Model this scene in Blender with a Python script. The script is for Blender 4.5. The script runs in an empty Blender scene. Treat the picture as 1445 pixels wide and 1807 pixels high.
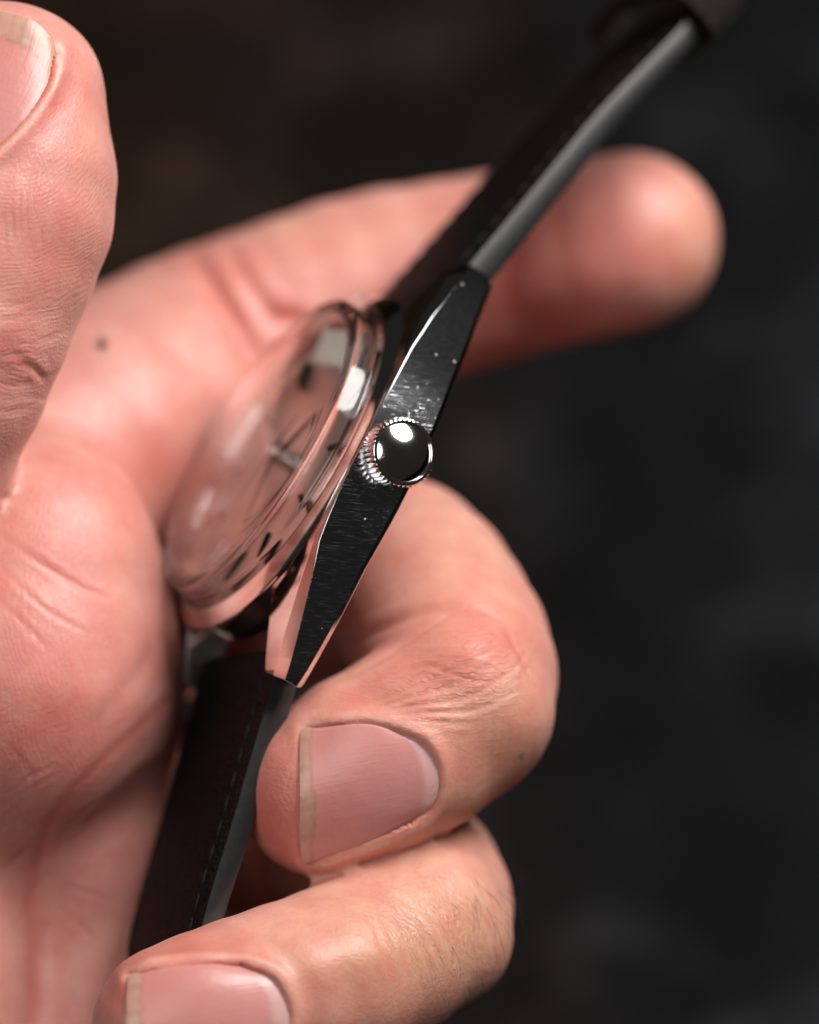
import bpy, bmesh, math, random
import numpy as np
from mathutils import Matrix, Vector

random.seed(4); RNG = np.random.default_rng(4)
sc = bpy.context.scene
COL = sc.collection

# ------------------------------------------------------------------ frame of the photograph
# working frame: u right, v up, w towards the lens, millimetres, origin on the plane in focus
D = 400.0; S = 20.0                      # lens distance (mm) and photo pixels per mm on that plane
PITCH = math.radians(50); HGT = 132.0    # camera looks down at the table
cp, sp = math.cos(PITCH), math.sin(PITCH)
R3 = np.array([[1, 0, 0], [0, sp, -cp], [0, cp, sp]])       # columns u, v, w in world axes
def world(p):
    p = np.asarray(p, float)
    return (p @ R3.T + np.array([0, 0, HGT])) * 1e-3
M_FRAME = Matrix.Translation((0, 0, HGT * 1e-3)) @ Matrix(R3.tolist()).to_4x4()
def P(x, y, w):
    k = (D - w) / D / S
    return np.array([(x - 722.5) * k, (903.5 - y) * k, w])
def to_px(p):
    k = D / (D - p[:, 2]) * S
    return np.stack([722.5 + p[:, 0] * k, 903.5 - p[:, 1] * k], 1)

# ------------------------------------------------------------------ camera
cam = bpy.data.cameras.new('camera'); cam_o = bpy.data.objects.new('camera', cam); COL.objects.link(cam_o)
cam_o.matrix_world = M_FRAME @ Matrix.Translation((0, 0, D * 1e-3))
cam.sensor_fit = 'HORIZONTAL'; cam.lens = 100.0; cam.sensor_width = 1445 / S * 100.0 / D
cam.clip_start = 0.01; cam.clip_end = 20
cam.dof.use_dof = True; cam.dof.focus_distance = (D - 1.0) * 1e-3; cam.dof.aperture_fstop = 6.0
sc.camera = cam_o

# ------------------------------------------------------------------ world and lamps
wd = bpy.data.worlds.new('World'); sc.world = wd; wd.use_nodes = True
bg = wd.node_tree.nodes['Background']; bg.inputs[0].default_value = (0.9, 0.85, 0.8, 1); bg.inputs[1].default_value = 0.02
def lamp(name, pos, target, size, power, col):
    l = bpy.data.lights.new(name, 'AREA'); l.shape = 'DISK'; l.size = size * 1e-3; l.energy = power; l.color = col
    o = bpy.data.objects.new(name, l); COL.objects.link(o)
    a, b = Vector(world(pos)), Vector(world(target))
    o.location = a; o.rotation_euler = (b - a).to_track_quat('-Z', 'Y').to_euler()
    return o
lamp('key_lamp', (190, 262, 135), (0, 0, -15), 225, 2.2, (1.0, 0.97, 0.95))
lamp('fill_lamp', (-160, 90, 400), (0, 0, -15), 330, 0.92, (1.0, 0.95, 0.94))

sc.view_settings.view_transform = 'Standard'; sc.view_settings.look = 'None'
sc.view_settings.gamma = 1; sc.view_settings.use_curve_mapping = False; sc.view_settings.exposure = 0
sc.render.engine = 'CYCLES'
cy = sc.cycles
cy.use_denoising = True; cy.max_bounces = 14; cy.transmission_bounces = 12; cy.glossy_bounces = 8
cy.diffuse_bounces = 4; cy.caustics_reflective = True; cy.caustics_refractive = True
cy.blur_glossy = 0.3; cy.sample_clamp_indirect = 4.0

# ------------------------------------------------------------------ material helpers
class NT:
    def __init__(s, name):
        s.m = bpy.data.materials.new(name); s.m.use_nodes = True
        s.t = s.m.node_tree; s.b = s.t.nodes['Principled BSDF']; s.out = s.t.nodes['Material Output']
    def n(s, typ, **kw):
        nd = s.t.nodes.new(typ)
        for k, v in kw.items():
            if k.startswith('i_'):
                key = k[2:]; key = int(key) if key.isdigit() else key.replace('_', ' ')
                if hasattr(v, 'is_linked') or isinstance(v, bpy.types.NodeSocket): s.t.links.new(v, nd.inputs[key])
                else: nd.inputs[key].default_value = v
            else: setattr(nd, k, v)
        return nd
    def set(s, **kw):
        for k, v in kw.items():
            k = k.replace('_', ' ')
            if isinstance(v, bpy.types.NodeSocket): s.t.links.new(v, s.b.inputs[k])
            else: s.b.inputs[k].default_value = v
        return s
    def math(s, op, a, b=0.0, c=0.0, clamp=False):
        nd = s.t.nodes.new('ShaderNodeMath'); nd.operation = op; nd.use_clamp = clamp
        for i, v in enumerate((a, b, c)):
            if isinstance(v, bpy.types.NodeSocket): s.t.links.new(v, nd.inputs[i])
            else: nd.inputs[i].default_value = v
        return nd.outputs[0]
    def mix(s, f, a, b, blend='MIX'):
        nd = s.t.nodes.new('ShaderNodeMix'); nd.data_type = 'RGBA'; nd.blend_type = blend
        for key, v in ((0, f), (6, a), (7, b)):
            if isinstance(v, bpy.types.NodeSocket): s.t.links.new(v, nd.inputs[key])
            else: nd.inputs[key].default_value = (v if key == 0 else (*v, 1))
        return nd.outputs[2]
    def ramp(s, f, lo, hi):
        nd = s.t.nodes.new('ShaderNodeMapRange'); nd.clamp = True
        s.t.links.new(f, nd.inputs[0]); nd.inputs[1].default_value = lo; nd.inputs[2].default_value = hi
        return nd.outputs[0]
    def attr(s, name): return s.n('ShaderNodeAttribute', attribute_name=name)
    def obj(s, scale=(1, 1, 1), rot=(0, 0, 0)):
        tc = s.t.nodes.new('ShaderNodeTexCoord')
        rt = s.n('ShaderNodeMapping', i_Vector=tc.outputs['Object'], i_Rotation=rot).outputs[0]
        return s.n('ShaderNodeMapping', i_Vector=rt, i_Scale=tuple(1000 * x for x in scale)).outputs[0]
    def noise(s, vec, scale, detail=2.0, rough=0.5, dist=0.0):
        return s.n('ShaderNodeTexNoise', i_Vector=vec, i_Scale=scale, i_Detail=detail, i_Roughness=rough, i_Distortion=dist).outputs[0]
    def bump(s, h, dist_mm, strength=1.0, normal=None):
        kw = {} if normal is None else dict(i_Normal=normal)
        return s.n('ShaderNodeBump', i_Height=h, i_Distance=dist_mm * 1e-3, i_Strength=strength, **kw).outputs[0]

def mat_skin():
    m = NT('skin')
    v = m.obj()
    col = m.attr('skin_colour').outputs['Color']
    n1 = m.noise(v, 0.22, 4, 0.65)
    c1 = m.mix(m.ramp(n1, 0.35, 0.7), (0.95, 0.80, 0.78), (1.04, 1.10, 1.04))
    col = m.mix(1.0, col, c1, 'MULTIPLY')
    n2 = m.noise(v, 1.6, 3, 0.6)
    col = m.mix(m.math('MULTIPLY', m.ramp(n2, 0.45, 0.8), 0.35), col, m.mix(1.0, col, (1.0, 0.70, 0.68), 'MULTIPLY'))
    # fine lines: friction ridges and knuckle wrinkles, along coordinates stored on the skin
    rc = m.attr('ridge_coord').outputs['Fac']; ra = m.attr('ridge_amount').outputs['Fac']
    wc = m.attr('wrinkle_coord').outputs['Fac']; wa = m.attr('wrinkle_amount').outputs['Fac']
    wob = m.noise(v, 0.16, 2)
    ridge = m.math('SINE', m.math('MULTIPLY', m.math('ADD', rc, m.math('MULTIPLY', wob, 4.0)), 2 * math.pi / 0.46))
    brk = m.ramp(m.noise(v, 0.55, 3, 0.65), 0.38, 0.62)
    ridge = m.math('MULTIPLY', m.math('MULTIPLY', ridge, ra), m.math('ADD', 0.1, m.math('MULTIPLY', brk, 0.9)))
    wob2 = m.noise(v, 0.32, 3, 0.6)
    cv = m.n('ShaderNodeCombineXYZ', i_0=m.math('ADD', wc, m.math('MULTIPLY', wob2, 2.6)), i_1=m.math('MULTIPLY', wob, 2.0))
    wr = m.noise(cv.outputs[0], 1.7, 3, 0.65)
    wr = m.math('MULTIPLY', m.math('ABSOLUTE', m.math('SUBTRACT', wr, 0.5)), -4.0)
    wr = m.math('MULTIPLY', m.math('MAXIMUM', m.math('ADD', wr, 0.45), 0.0), m.math('MULTIPLY', wa, -1.0))
    cells = m.n('ShaderNodeTexVoronoi', feature='DISTANCE_TO_EDGE', i_Vector=m.n('ShaderNodeVectorMath', operation='ADD', i_0=v, i_1=m.n('ShaderNodeTexNoise', i_Vector=v, i_Scale=1.2).outputs[1]).outputs[0], i_Scale=1.5).outputs[0]
    cells = m.math('MINIMUM', cells, 0.22)
    fine = m.noise(v, 5.0, 3, 0.6)
    b = m.bump(ridge, 0.009, 1.0)
    b = m.bump(wr, 0.17, 0.9, b)
    b = m.bump(cells, 0.075, 0.75, b)
    b = m.bump(fine, 0.03, 0.65, b)
    b = m.bump(n2, 0.08, 0.5, b)
    rough = m.math('ADD', 0.33, m.math('MULTIPLY', m.noise(v, 0.8, 3), 0.18))
    m.set(Base_Color=col, Roughness=rough, Specular_IOR_Level=0.5, Subsurface_Weight=0.65, Subsurface_Scale=0.0008,
          Subsurface_Radius=(1.0, 0.36, 0.2), Subsurface_Anisotropy=0.6, Normal=b)
    m.b.subsurface_method = 'RANDOM_WALK'
    return m.m

def mat_nail():
    m = NT('fingernail')
    col = m.attr('nail_colour').outputs['Color']
    uv = m.n('ShaderNodeUVMap', uv_map='UVMap').outputs[0]
    st = m.n('ShaderNodeMapping', i_Vector=uv, i_Scale=(26, 1.2, 1)).outputs[0]
    g = m.noise(st, 1.0, 3, 0.6); v = m.obj(); n2 = m.noise(v, 0.7, 3)
    col = m.mix(m.math('MULTIPLY', m.ramp(n2, 0.4, 0.75), 0.25), col, m.mix(1.0, col, (1.0, 0.86, 0.84), 'MULTIPLY'))
    b = m.bump(g, 0.035, 0.7); b = m.bump(n2, 0.12, 0.5, b)
    scr = m.noise(m.obj((0.6, 3.5, 3.5), (0.3, 0.2, 0.5)), 1.4, 3, 0.7)
    m.set(Base_Color=col, Roughness=m.math('ADD', 0.20, m.math('MULTIPLY', scr, 0.22)), Specular_IOR_Level=0.45, Subsurface_Weight=0.5, Subsurface_Scale=0.0006,
          Subsurface_Radius=(1.0, 0.5, 0.35), Normal=b)
    return m.m

def mat_steel(name='polished_steel', rough=0.045, col=(0.78, 0.76, 0.74), scratch=0.35):
    m = NT(name); v = m.obj()
    s1 = m.noise(m.obj((0.5, 7, 7), (0.3, 0.5, 0.8)), 1.1, 2, 0.7)
    s2 = m.noise(m.obj((7, 0.5, 7), (0.7, 0.2, 0.4)), 1.1, 2, 0.7)
    h = m.math('ADD', m.ramp(s1, 0.66, 0.72), m.ramp(s2, 0.67, 0.73))
    m.set(Base_Color=(*col, 1), Metallic=1.0, Roughness=m.math('ADD', rough, m.math('MULTIPLY', m.noise(v, 0.9, 3), 0.05)),
          Normal=m.bump(h, 0.012 * scratch, 0.6))
    return m.m

def mat_flank():
    m = NT('brushed_steel')
    br = m.obj((9, 9, 0.35), (math.radians(-25.5), 0, 0))
    s = m.noise(br, 1.0, 3, 0.7)
    s3 = m.noise(m.obj((7, 9, 0.42), (math.radians(-24), 0, 0)), 0.9, 2, 0.6)
    sx = m.noise(m.obj((5, 0.4, 6), (0.9, 0.2, 0.4)), 1.1, 2, 0.7)
    dots = m.n('ShaderNodeTexVoronoi', i_Vector=m.obj(), i_Scale=0.75, i_Randomness=1.0).outputs[0]
    dust = m.math('SUBTRACT', 1.0, m.ramp(dots, 0.05, 0.085))
    dust = m.math('MULTIPLY', dust, m.ramp(m.noise(m.obj(), 0.25, 1), 0.47, 0.55))
    h = m.math('ADD', s, m.math('ADD', m.math('MULTIPLY', m.ramp(s3, 0.66, 0.76), 0.35), m.math('MULTIPLY', m.ramp(sx, 0.70, 0.76), 0.25)))
    bm_ = m.bump(h, 0.0065, 0.8)
    m.set(Base_Color=m.mix(dust, (0.56, 0.57, 0.59), (0.8, 0.78, 0.75)), Metallic=m.math('SUBTRACT', 1.0, dust),
          Roughness=m.math('ADD', 0.10, m.math('MULTIPLY', m.ramp(s, 0.48, 0.74), m.math('ADD', 0.05, m.math('MULTIPLY', m.ramp(m.n('ShaderNodeSeparateXYZ', i_0=m.obj()).outputs[1], 2.5, -2.5), 0.23)))), Normal=bm_)
    return m.m

def mat_glass():
    m = NT('acrylic_crystal')
    m.set(Base_Color=(1, 0.985, 0.975, 1), Roughness=0.0, IOR=1.49, Transmission_Weight=1.0)
    return m.m

def mat_leather():
    m = NT('dark_leather')
    v = m.obj()
    vv = m.n('ShaderNodeVectorMath', operation='ADD', i_0=v, i_1=m.n('ShaderNodeTexNoise', i_Vector=v, i_Scale=1.0).outputs[1]).outputs[0]
    c = m.n('ShaderNodeTexVoronoi', feature='DISTANCE_TO_EDGE', i_Vector=vv, i_Scale=1.7).outputs[0]
    c = m.math('MINIMUM', c, 0.25)
    n = m.noise(v, 0.6, 3); f = m.noise(v, 7, 2)
    b = m.bump(c, 0.45, 0.9); b = m.bump(f, 0.03, 0.6, b)
    m.set(Base_Color=m.mix(n, (0.0028, 0.0018, 0.0018), (0.0065, 0.004, 0.0038)), Roughness=m.math('ADD', 0.48, m.math('MULTIPLY', n, 0.2)),
          Specular_IOR_Level=0.17, Normal=b)
    return m.m

def mat_plain(name, col, rough, metallic=0.0, spec=0.5, nscale=0.8, amp=0.1, bump=0.02):
    m = NT(name); v = m.obj(); n = m.noise(v, nscale, 3)
    c2 = tuple(min(1, x * 1.25) for x in col)
    m.set(Base_Color=m.mix(n, col, c2), Roughness=m.math('ADD', rough, m.math('MULTIPLY', n, amp)), Metallic=metallic,
          Specular_IOR_Level=spec, Normal=m.bump(m.noise(v, nscale * 6, 2), bump, 0.7))
    return m.m

def mat_dial():
    m = NT('silver_dial'); v = m.obj()
    n = m.noise(v, 3.0, 3)
    m.set(Base_Color=m.mix(n, (0.60, 0.50, 0.46), (0.68, 0.57, 0.52)), Metallic=0.6, Roughness=0.28, Normal=m.bump(n, 0.006, 0.5))
    return m.m

def mat_table():
    m = NT('dark_slate_table'); v = m.obj((1, 1, 1))
    n1 = m.noise(v, 0.024, 5, 0.7); n2 = m.noise(v, 0.065, 5, 0.68); n3 = m.noise(v, 0.012, 2)
    sx = m.n('ShaderNodeSeparateXYZ', i_0=v).outputs[0]
    br = m.math('MULTIPLY', m.ramp(m.math('ADD', sx, m.math('MULTIPLY', n3, 60)), 60, -30), 1.0)
    base = m.mix(m.ramp(n2, 0.4, 0.75), (0.0026, 0.0028, 0.0031), (0.0095, 0.0100, 0.0108))
    brown = m.mix(m.ramp(n2, 0.4, 0.75), (0.0095, 0.0050, 0.0028), (0.026, 0.0130, 0.0068))
    col = m.mix(br, base, brown)
    col = m.mix(m.ramp(n1, 0.50, 0.72), col, m.mix(1.0, col, (5.5, 5.5, 5.5), 'MULTIPLY'))
    m.set(Base_Color=col, Roughness=0.75, Specular_IOR_Level=0.08, Normal=m.bump(n2, 0.8, 0.6))
    return m.m

SKIN, NAIL, STEEL, FLANK = mat_skin(), mat_nail(), mat_steel(), mat_flank()
CROWN = mat_steel('worn_crown_steel', 0.07, (0.82, 0.81, 0.80), 0.12)
GLASS, LEATHER, DIAL, TABLE = mat_glass(), mat_leather(), mat_dial(), mat_table()
EDGE = mat_plain('strap_edge_paint', (0.006, 0.006, 0.0065), 0.34, spec=0.7, bump=0.02)
THREAD = mat_plain('black_thread', (0.004, 0.004, 0.004), 0.55, spec=0.2, bump=0.01)
HAIRM = mat_plain('dark_hair', (0.018, 0.011, 0.008), 0.4)
CREAM = mat_plain('cream_diffuse', (0.80, 0.77, 0.69), 0.3, bump=0.0)
DARKM = mat_plain('dark_polished_metal', (0.09, 0.075, 0.075), 0.15, metallic=1.0, bump=0.0)
HANDM = mat_plain('polished_hand_metal', (0.80, 0.76, 0.72), 0.10, metallic=1.0, bump=0.0)
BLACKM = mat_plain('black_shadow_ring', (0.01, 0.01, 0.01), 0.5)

def new_obj(name, verts, faces, mat, parent=None, smooth=True, scale=1e-3, sharp=None):
    me = bpy.data.meshes.new(name)
    v = np.asarray(verts, float) * scale
    me.from_pydata(v.tolist(), [], [list(map(int, f)) for f in faces]); me.update()
    o = bpy.data.objects.new(name, me); COL.objects.link(o)
    if mat: me.materials.append(mat)
    bm = bmesh.new(); bm.from_mesh(me); bmesh.ops.recalc_face_normals(bm, faces=bm.faces)
    for f in bm.faces: f.smooth = smooth
    if sharp is not None:
        for e in bm.edges:
            if len(e.link_faces) == 2 and e.calc_face_angle(0) > math.radians(sharp): e.smooth = False
    bm.to_mesh(me); bm.free()
    if parent: o.parent = parent
    return o

# ================================================================== TABLE
tb_n = 60
g = np.linspace(-1, 1, tb_n)
X, Y = np.meshgrid(np.sign(g) * np.abs(g) ** 1.6 * 1500, np.sign(g) * np.abs(g) ** 1.6 * 1500, indexing='ij')
Z = 0.6 * np.sin(X * 0.021 + 1) * np.sin(Y * 0.017)
tv = np.stack([X, Y + 150, Z - 0.6], -1).reshape(-1, 3)
tf = [(i * tb_n + j, (i + 1) * tb_n + j, (i + 1) * tb_n + j + 1, i * tb_n + j + 1) for i in range(tb_n - 1) for j in range(tb_n - 1)]
table = new_obj('table_top', tv, tf, TABLE)
table['kind'] = 'structure'; table['label'] = 'dark mottled slate table top far out of focus'

# ================================================================== HAND (signed distance field -> one continuous skin)
def C(*nodes): return [(P(x, y, w), r) for x, y, w, r in nodes]
PALM = [
    C((44, 1000, -20, 12.2), (14, 1185, -20, 15.2)),
    C((14, 1185, -20, 15.2), (-120, 1350, -32, 17)),
    C((190, 1355, -28, 5.4), (185, 1500, -25.5, 5.8)), C((185, 1500, -25.5, 5.8), (140, 1900, -23, 6.6)),
    C((-60, 1290, -21, 6), (-80, 1850, -19, 7.3)),
    C((-300, 1050, -50, 19), (-280, 1700, -52, 18)),
    C((-300, 1200, -46, 22), (-800, 1500, -52, 23)),
    C((-800, 1500, -52, 23), (-1250, 1640, -56, 25)),
    ]
FING = {
    'thumb': C((24, 168, -6, 8.1), (8, 262, -5.5, 9.5), (-8, 370, -5, 10.5), (-135, 645, -6, 11.2), (-330, 960, -16, 14), (-560, 1250, -34, 18)),
    'index': C((1114, 424, -48, 8.75), (980, 450, -50, 9.0), (860, 476, -51, 9.2), (700, 506, -51, 9.8), (520, 566, -50, 10.2), (330, 672, -48, 12.2), (50, 860, -35, 14.5), (-300, 1050, -50, 18)),
    'middle': C((568, 1402, -8.5, 7.6), (645, 1352, -9, 8.4), (808, 1250, -11.5, 8.65), (794, 1140, -19, 8.9), (702, 1014, -29, 9.1), (560, 1035, -41, 9.2), (400, 1040, -50, 9.7), (-150, 1050, -52, 12.5)),
    'ring': C((304, 1812, 4, 7.1), (430, 1778, 1, 7.7), (590, 1725, -3, 8.1), (738, 1640, -11, 8.3), (722, 1560, -21, 8.4), (600, 1490, -34, 8.6), (350, 1440, -50, 9.2), (-150, 1420, -52, 12)),
    'little': C((330, 2100, -4, 6.3), (560, 1960, -16, 7), (500, 1880, -34, 7.4), (250, 1800, -52, 8), (-150, 1760, -52, 11)),
}
THUMB2 = C((-50, 178, -7, 7.9), (-75, 385, -7, 10.0))
NAMES = list(FING)
def refine(ch):
    a = np.array([[*p, r_] for p, r_ in ch]); q = np.concatenate([[2 * a[0] - a[1]], a, [2 * a[-1] - a[-2]]]); out = []
    for i in range(1, len(q) - 2):
        L0 = np.linalg.norm(q[i + 1][:3] - q[i][:3]); k_ = 3 if L0 > 12 else 2
        for t_ in np.arange(k_) / k_:
            a_, b_, c_, d_ = q[i - 1], q[i], q[i + 1], q[i + 2]
            cr = 0.5 * (2 * b_ + (c_ - a_) * t_ + (2 * a_ - 5 * b_ + 4 * c_ - d_) * t_ ** 2 + (3 * b_ - a_ - 3 * c_ + d_) * t_ ** 3)
            out.append(0.75 * cr + 0.25 * (b_ + (c_ - b_) * t_))
    out.append(a[-1]); return [(o_[:3], o_[3]) for o_ in out]
ROOT = {n_: FING[n_][-2:] for n_ in NAMES}
FING = {n_: refine(c_) for n_, c_ in FING.items()}
FBOX = {n_: (np.min([p_ - r_ for p_, r_ in c_], 0) - 8, np.max([p_ + r_ for p_, r_ in c_], 0) + 8) for n_, c_ in FING.items()}
def cone(p, a, ra, b, rb):
    ba = b - a; h = np.clip(((p - a) @ ba) / (ba @ ba), 0, 1)
    d = p - a - h[:, None] * ba
    return np.sqrt((d * d).sum(1)) - (ra + (rb - ra) * h)
def smin(a, b, k):
    h = np.maximum(k - np.abs(a - b), 0) / k
    return np.minimum(a, b) - h * h * k * 0.25
def finger_sdf(p, name):
    lo_, hi_ = FBOX[name]
    ok = ((p > lo_) & (p < hi_)).all(1); res = np.full(len(p), 20.0)
    if ok.any(): res[ok] = finger_core(p[ok], name)
    return res
def finger_core(p, name):
    ch = FING[name]
    seg = [cone(p, ch[i][0], ch[i][1], ch[i + 1][0], ch[i + 1][1]) for i in range(len(ch) - 1)]
    out = smin(seg[0], seg[1], 0.8)
    for i in range(1, len(seg) - 1): out = np.minimum(out, smin(seg[i], seg[i + 1], 0.8))
    if name == 'thumb': out = smin(out, cone(p, THUMB2[0][0], THUMB2[0][1], THUMB2[1][0], THUMB2[1][1]), 4)
    return out
def sdf_all(p, want_id=False):
    pal = None
    for (a, b) in PALM:
        d = cone(p, a[0], a[1], b[0], b[1])
        pal = d if pal is None else smin(pal, d, 5.0 if a[1] > 8 else 6.5 if a[0][0] > -40 else 3.0)
    for nm in NAMES:
        ch = ROOT[nm]
        d = cone(p, ch[-2][0], ch[-2][1], ch[-1][0], ch[-1][1])
        pal = smin(pal, d, 6.0 if nm == 'thumb' else 3.0 if nm == 'index' else 4.0)
    ds = [pal] + [finger_sdf(p, nm) for nm in NAMES]
    out = ds[0]
    for d in ds[1:]: out = smin(out, d, 0.7)
    if want_id: return out, np.argmin(np.stack(ds, 0), 0)
    return out
def chunked(f, p, n=200000):
    return np.concatenate([f(p[i:i + n]) for i in range(0, len(p), n)])
def grad(p, f=sdf_all, e=0.05):
    k = np.array([[1, -1, -1], [-1, -1, 1], [-1, 1, -1], [1, 1, 1]], float)
    g = sum(kk * chunked(f, p + kk * e)[:, None] for kk in k)
    return g / np.maximum(np.linalg.norm(g, axis=1, keepdims=True), 1e-9)

def surface_net(lo, hi, h):
    ax = [np.arange(lo[i], hi[i], h) for i in range(3)]
    n = [len(a) for a in ax]
    G = np.stack(np.meshgrid(*ax, indexing='ij'), -1).reshape(-1, 3)
    V = chunked(sdf_all, G).reshape(n)
    ins = V < 0
    cs = np.zeros([m - 1 for m in n], int)
    for dx in (0, 1):
        for dy in (0, 1):
            for dz in (0, 1):
                cs += ins[dx:n[0] - 1 + dx, dy:n[1] - 1 + dy, dz:n[2] - 1 + dz]
    act = (cs > 0) & (cs < 8)
    idx = -np.ones(act.shape, int); idx[act] = np.arange(act.sum())
    cell = np.argwhere(act)
    acc = np.zeros((len(cell), 3)); cnt = np.zeros(len(cell))
    cor = [(a, b, c) for a in (0, 1) for b in (0, 1) for c in (0, 1)]
    for i, a in enumerate(cor):
        for b in cor[i + 1:]:
            if sum(abs(np.array(a) - b)) != 1: continue
            va = V[tuple((cell + a).T)]; vb = V[tuple((cell + b).T)]
            m = (va < 0) != (vb < 0)
            tt = np.where(m, va / np.where(m, va - vb, 1), 0)
            pt = cell + np.array(a) + tt[:, None] * (np.array(b) - a)
            acc[m] += pt[m]; cnt[m] += 1
    vert = np.array(lo) + acc / cnt[:, None] * h
    quads = []
    for axn in range(3):
        o1, o2 = [(1, 2), (2, 0), (0, 1)][axn]
        sl0 = [slice(None)] * 3; sl1 = [slice(None)] * 3
        sl0[axn] = slice(0, n[axn] - 1); sl1[axn] = slice(1, n[axn])
        ch = ins[tuple(sl0)] != ins[tuple(sl1)]
        e = np.argwhere(ch)
        ok = (e[:, o1] > 0) & (e[:, o2] > 0) & (e[:, o1] < n[o1] - 1) & (e[:, o2] < n[o2] - 1)
        e = e[ok]
        first = ins[tuple(e.T)]
        def cid(d1, d2):
            q = e.copy(); q[:, o1] -= d1; q[:, o2] -= d2
            return idx[tuple(q.T)]
        q = np.stack([cid(1, 1), cid(0, 1), cid(0, 0), cid(1, 0)], 1)
        q[~first] = q[~first][:, ::-1]
        quads.append(q)
    return vert, np.concatenate(quads)
def subdivide(v, q):
    e = np.concatenate([q[:, [0, 1]], q[:, [1, 2]], q[:, [2, 3]], q[:, [3, 0]]]); e.sort(axis=1)
    key = e[:, 0] * np.int64(len(v)) + e[:, 1]
    uq, inv = np.unique(key, return_inverse=True)
    a, b = uq // len(v), uq % len(v)
    mid = (v[a] + v[b]) / 2; ctr = v[q].mean(1)
    nv, ne, nq = len(v), len(uq), len(q)
    m = inv.reshape(4, nq) + nv; c = np.arange(nq) + nv + ne
    out = np.concatenate([np.stack([q[:, i], m[i], c, m[(i - 1) % 4]], 1) for i in range(4)])
    return np.concatenate([v, mid, ctr]), out
def newton(v, it=2):
    for _ in range(it):
        v = v - grad(v) * np.clip(chunked(sdf_all, v), -0.6, 0.6)[:, None] * 0.9
    return v
HV, HQ = surface_net((-112, -78, -92), (32, 50, 14), 1.2)
HV = newton(HV, 2)
def neighbours(v, q):
    e = np.concatenate([q[:, [0, 1]], q[:, [1, 2]], q[:, [2, 3]], q[:, [3, 0]]]); e.sort(axis=1)
    key = np.unique(e[:, 0] * np.int64(len(v)) + e[:, 1]); a, b = key // len(v), key % len(v)
    cnt = np.bincount(a, minlength=len(v)) + np.bincount(b, minlength=len(v))
    return a, b, np.maximum(cnt, 1)[:, None]
def relax(v, nb, it, lam=0.5, mu=-0.52):
    a, b, cnt = nb
    for k_ in range(it * 2):
        av = np.stack([np.bincount(a, v[b, i], len(v)) + np.bincount(b, v[a, i], len(v)) for i in range(3)], 1) / cnt
        v = v + (lam if k_ % 2 == 0 else mu) * (av - v)
    return v
HV, HQ = subdivide(HV, HQ); HV = newton(HV, 1)
HV = relax(HV, neighbours(HV, HQ), 22)
HV, HQ = subdivide(HV, HQ)
HV = relax(HV, neighbours(HV, HQ), 4)
def mesh_normals(v, q):
    fn = np.cross(v[q[:, 2]] - v[q[:, 0]], v[q[:, 3]] - v[q[:, 1]])
    n_ = np.stack([sum(np.bincount(q[:, k_], fn[:, i], len(v)) for k_ in range(4)) for i in range(3)], 1)
    return n_ / np.maximum(np.linalg.norm(n_, axis=1, keepdims=True), 1e-9)
NRM = mesh_normals(HV, HQ)
NRM *= np.sign((NRM[::97] * grad(HV[::97])).sum())
_, FID = (lambda r: r)(tuple(np.concatenate(x) for x in zip(*[sdf_all(HV[i:i + 200000], True) for i in range(0, len(HV), 200000)])))
FIDX = {'palm': 0, **{n_: i + 1 for i, n_ in enumerate(NAMES)}}

# ---- sculpting brushes, in the frame of the photograph, on the skin that faces the lens
PX = to_px(HV)
VD = np.array([0, 0, D]) - HV; VD /= np.linalg.norm(VD, axis=1, keepdims=True)
FACE = np.clip(((NRM * VD).sum(1) + 0.05) / 0.3, 0, 1)
DISP = np.zeros(len(HV)); RED = np.zeros(len(HV)); TAN = np.zeros(len(HV)); DARK = np.zeros(len(HV)); PALE = np.zeros(len(HV))
RC = np.zeros(len(HV)); RA = np.zeros(len(HV)); WC = np.zeros(len(HV)); WA = np.zeros(len(HV))
def sel(*names):
    return np.isin(FID, [FIDX[n_] for n_ in names])
def seg_dist(pts, poly):
    best = np.full(len(pts), 1e9); par = np.zeros(len(pts)); poly = np.asarray(poly, float)
    L = np.concatenate([[0], np.cumsum(np.linalg.norm(np.diff(poly, axis=0), axis=1))])
    for i in range(len(poly) - 1):
        a, b = poly[i], poly[i + 1]; ba = b - a
        h = np.clip(((pts - a) @ ba) / (ba @ ba), 0, 1)
        d = np.linalg.norm(pts - a - h[:, None] * ba, axis=1)
        m = d < best; best[m] = d[m]; par[m] = (L[i] + h[m] * (L[i + 1] - L[i])) / L[-1]
    return best, par
def spline(poly, k=8):
    p = np.asarray(poly, float); p = np.concatenate([[2 * p[0] - p[1]], p, [2 * p[-1] - p[-2]]]); out = []
    for i in range(1, len(p) - 2):
        for t_ in np.linspace(0, 1, k, endpoint=False):
            a, b, c, d = p[i - 1], p[i], p[i + 1], p[i + 2]
            out.append(0.5 * (2 * b + (c - a) * t_ + (2 * a - 5 * b + 4 * c - d) * t_ ** 2 + (3 * b - a - 3 * c + d) * t_ ** 3))
    out.append(p[-2]); return np.array(out)
def box(poly, pad):
    p = np.asarray(poly); lo, hi = p.min(0) - pad, p.max(0) + pad
    return (PX[:, 0] > lo[0]) & (PX[:, 0] < hi[0]) & (PX[:, 1] > lo[1]) & (PX[:, 1] < hi[1])
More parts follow.
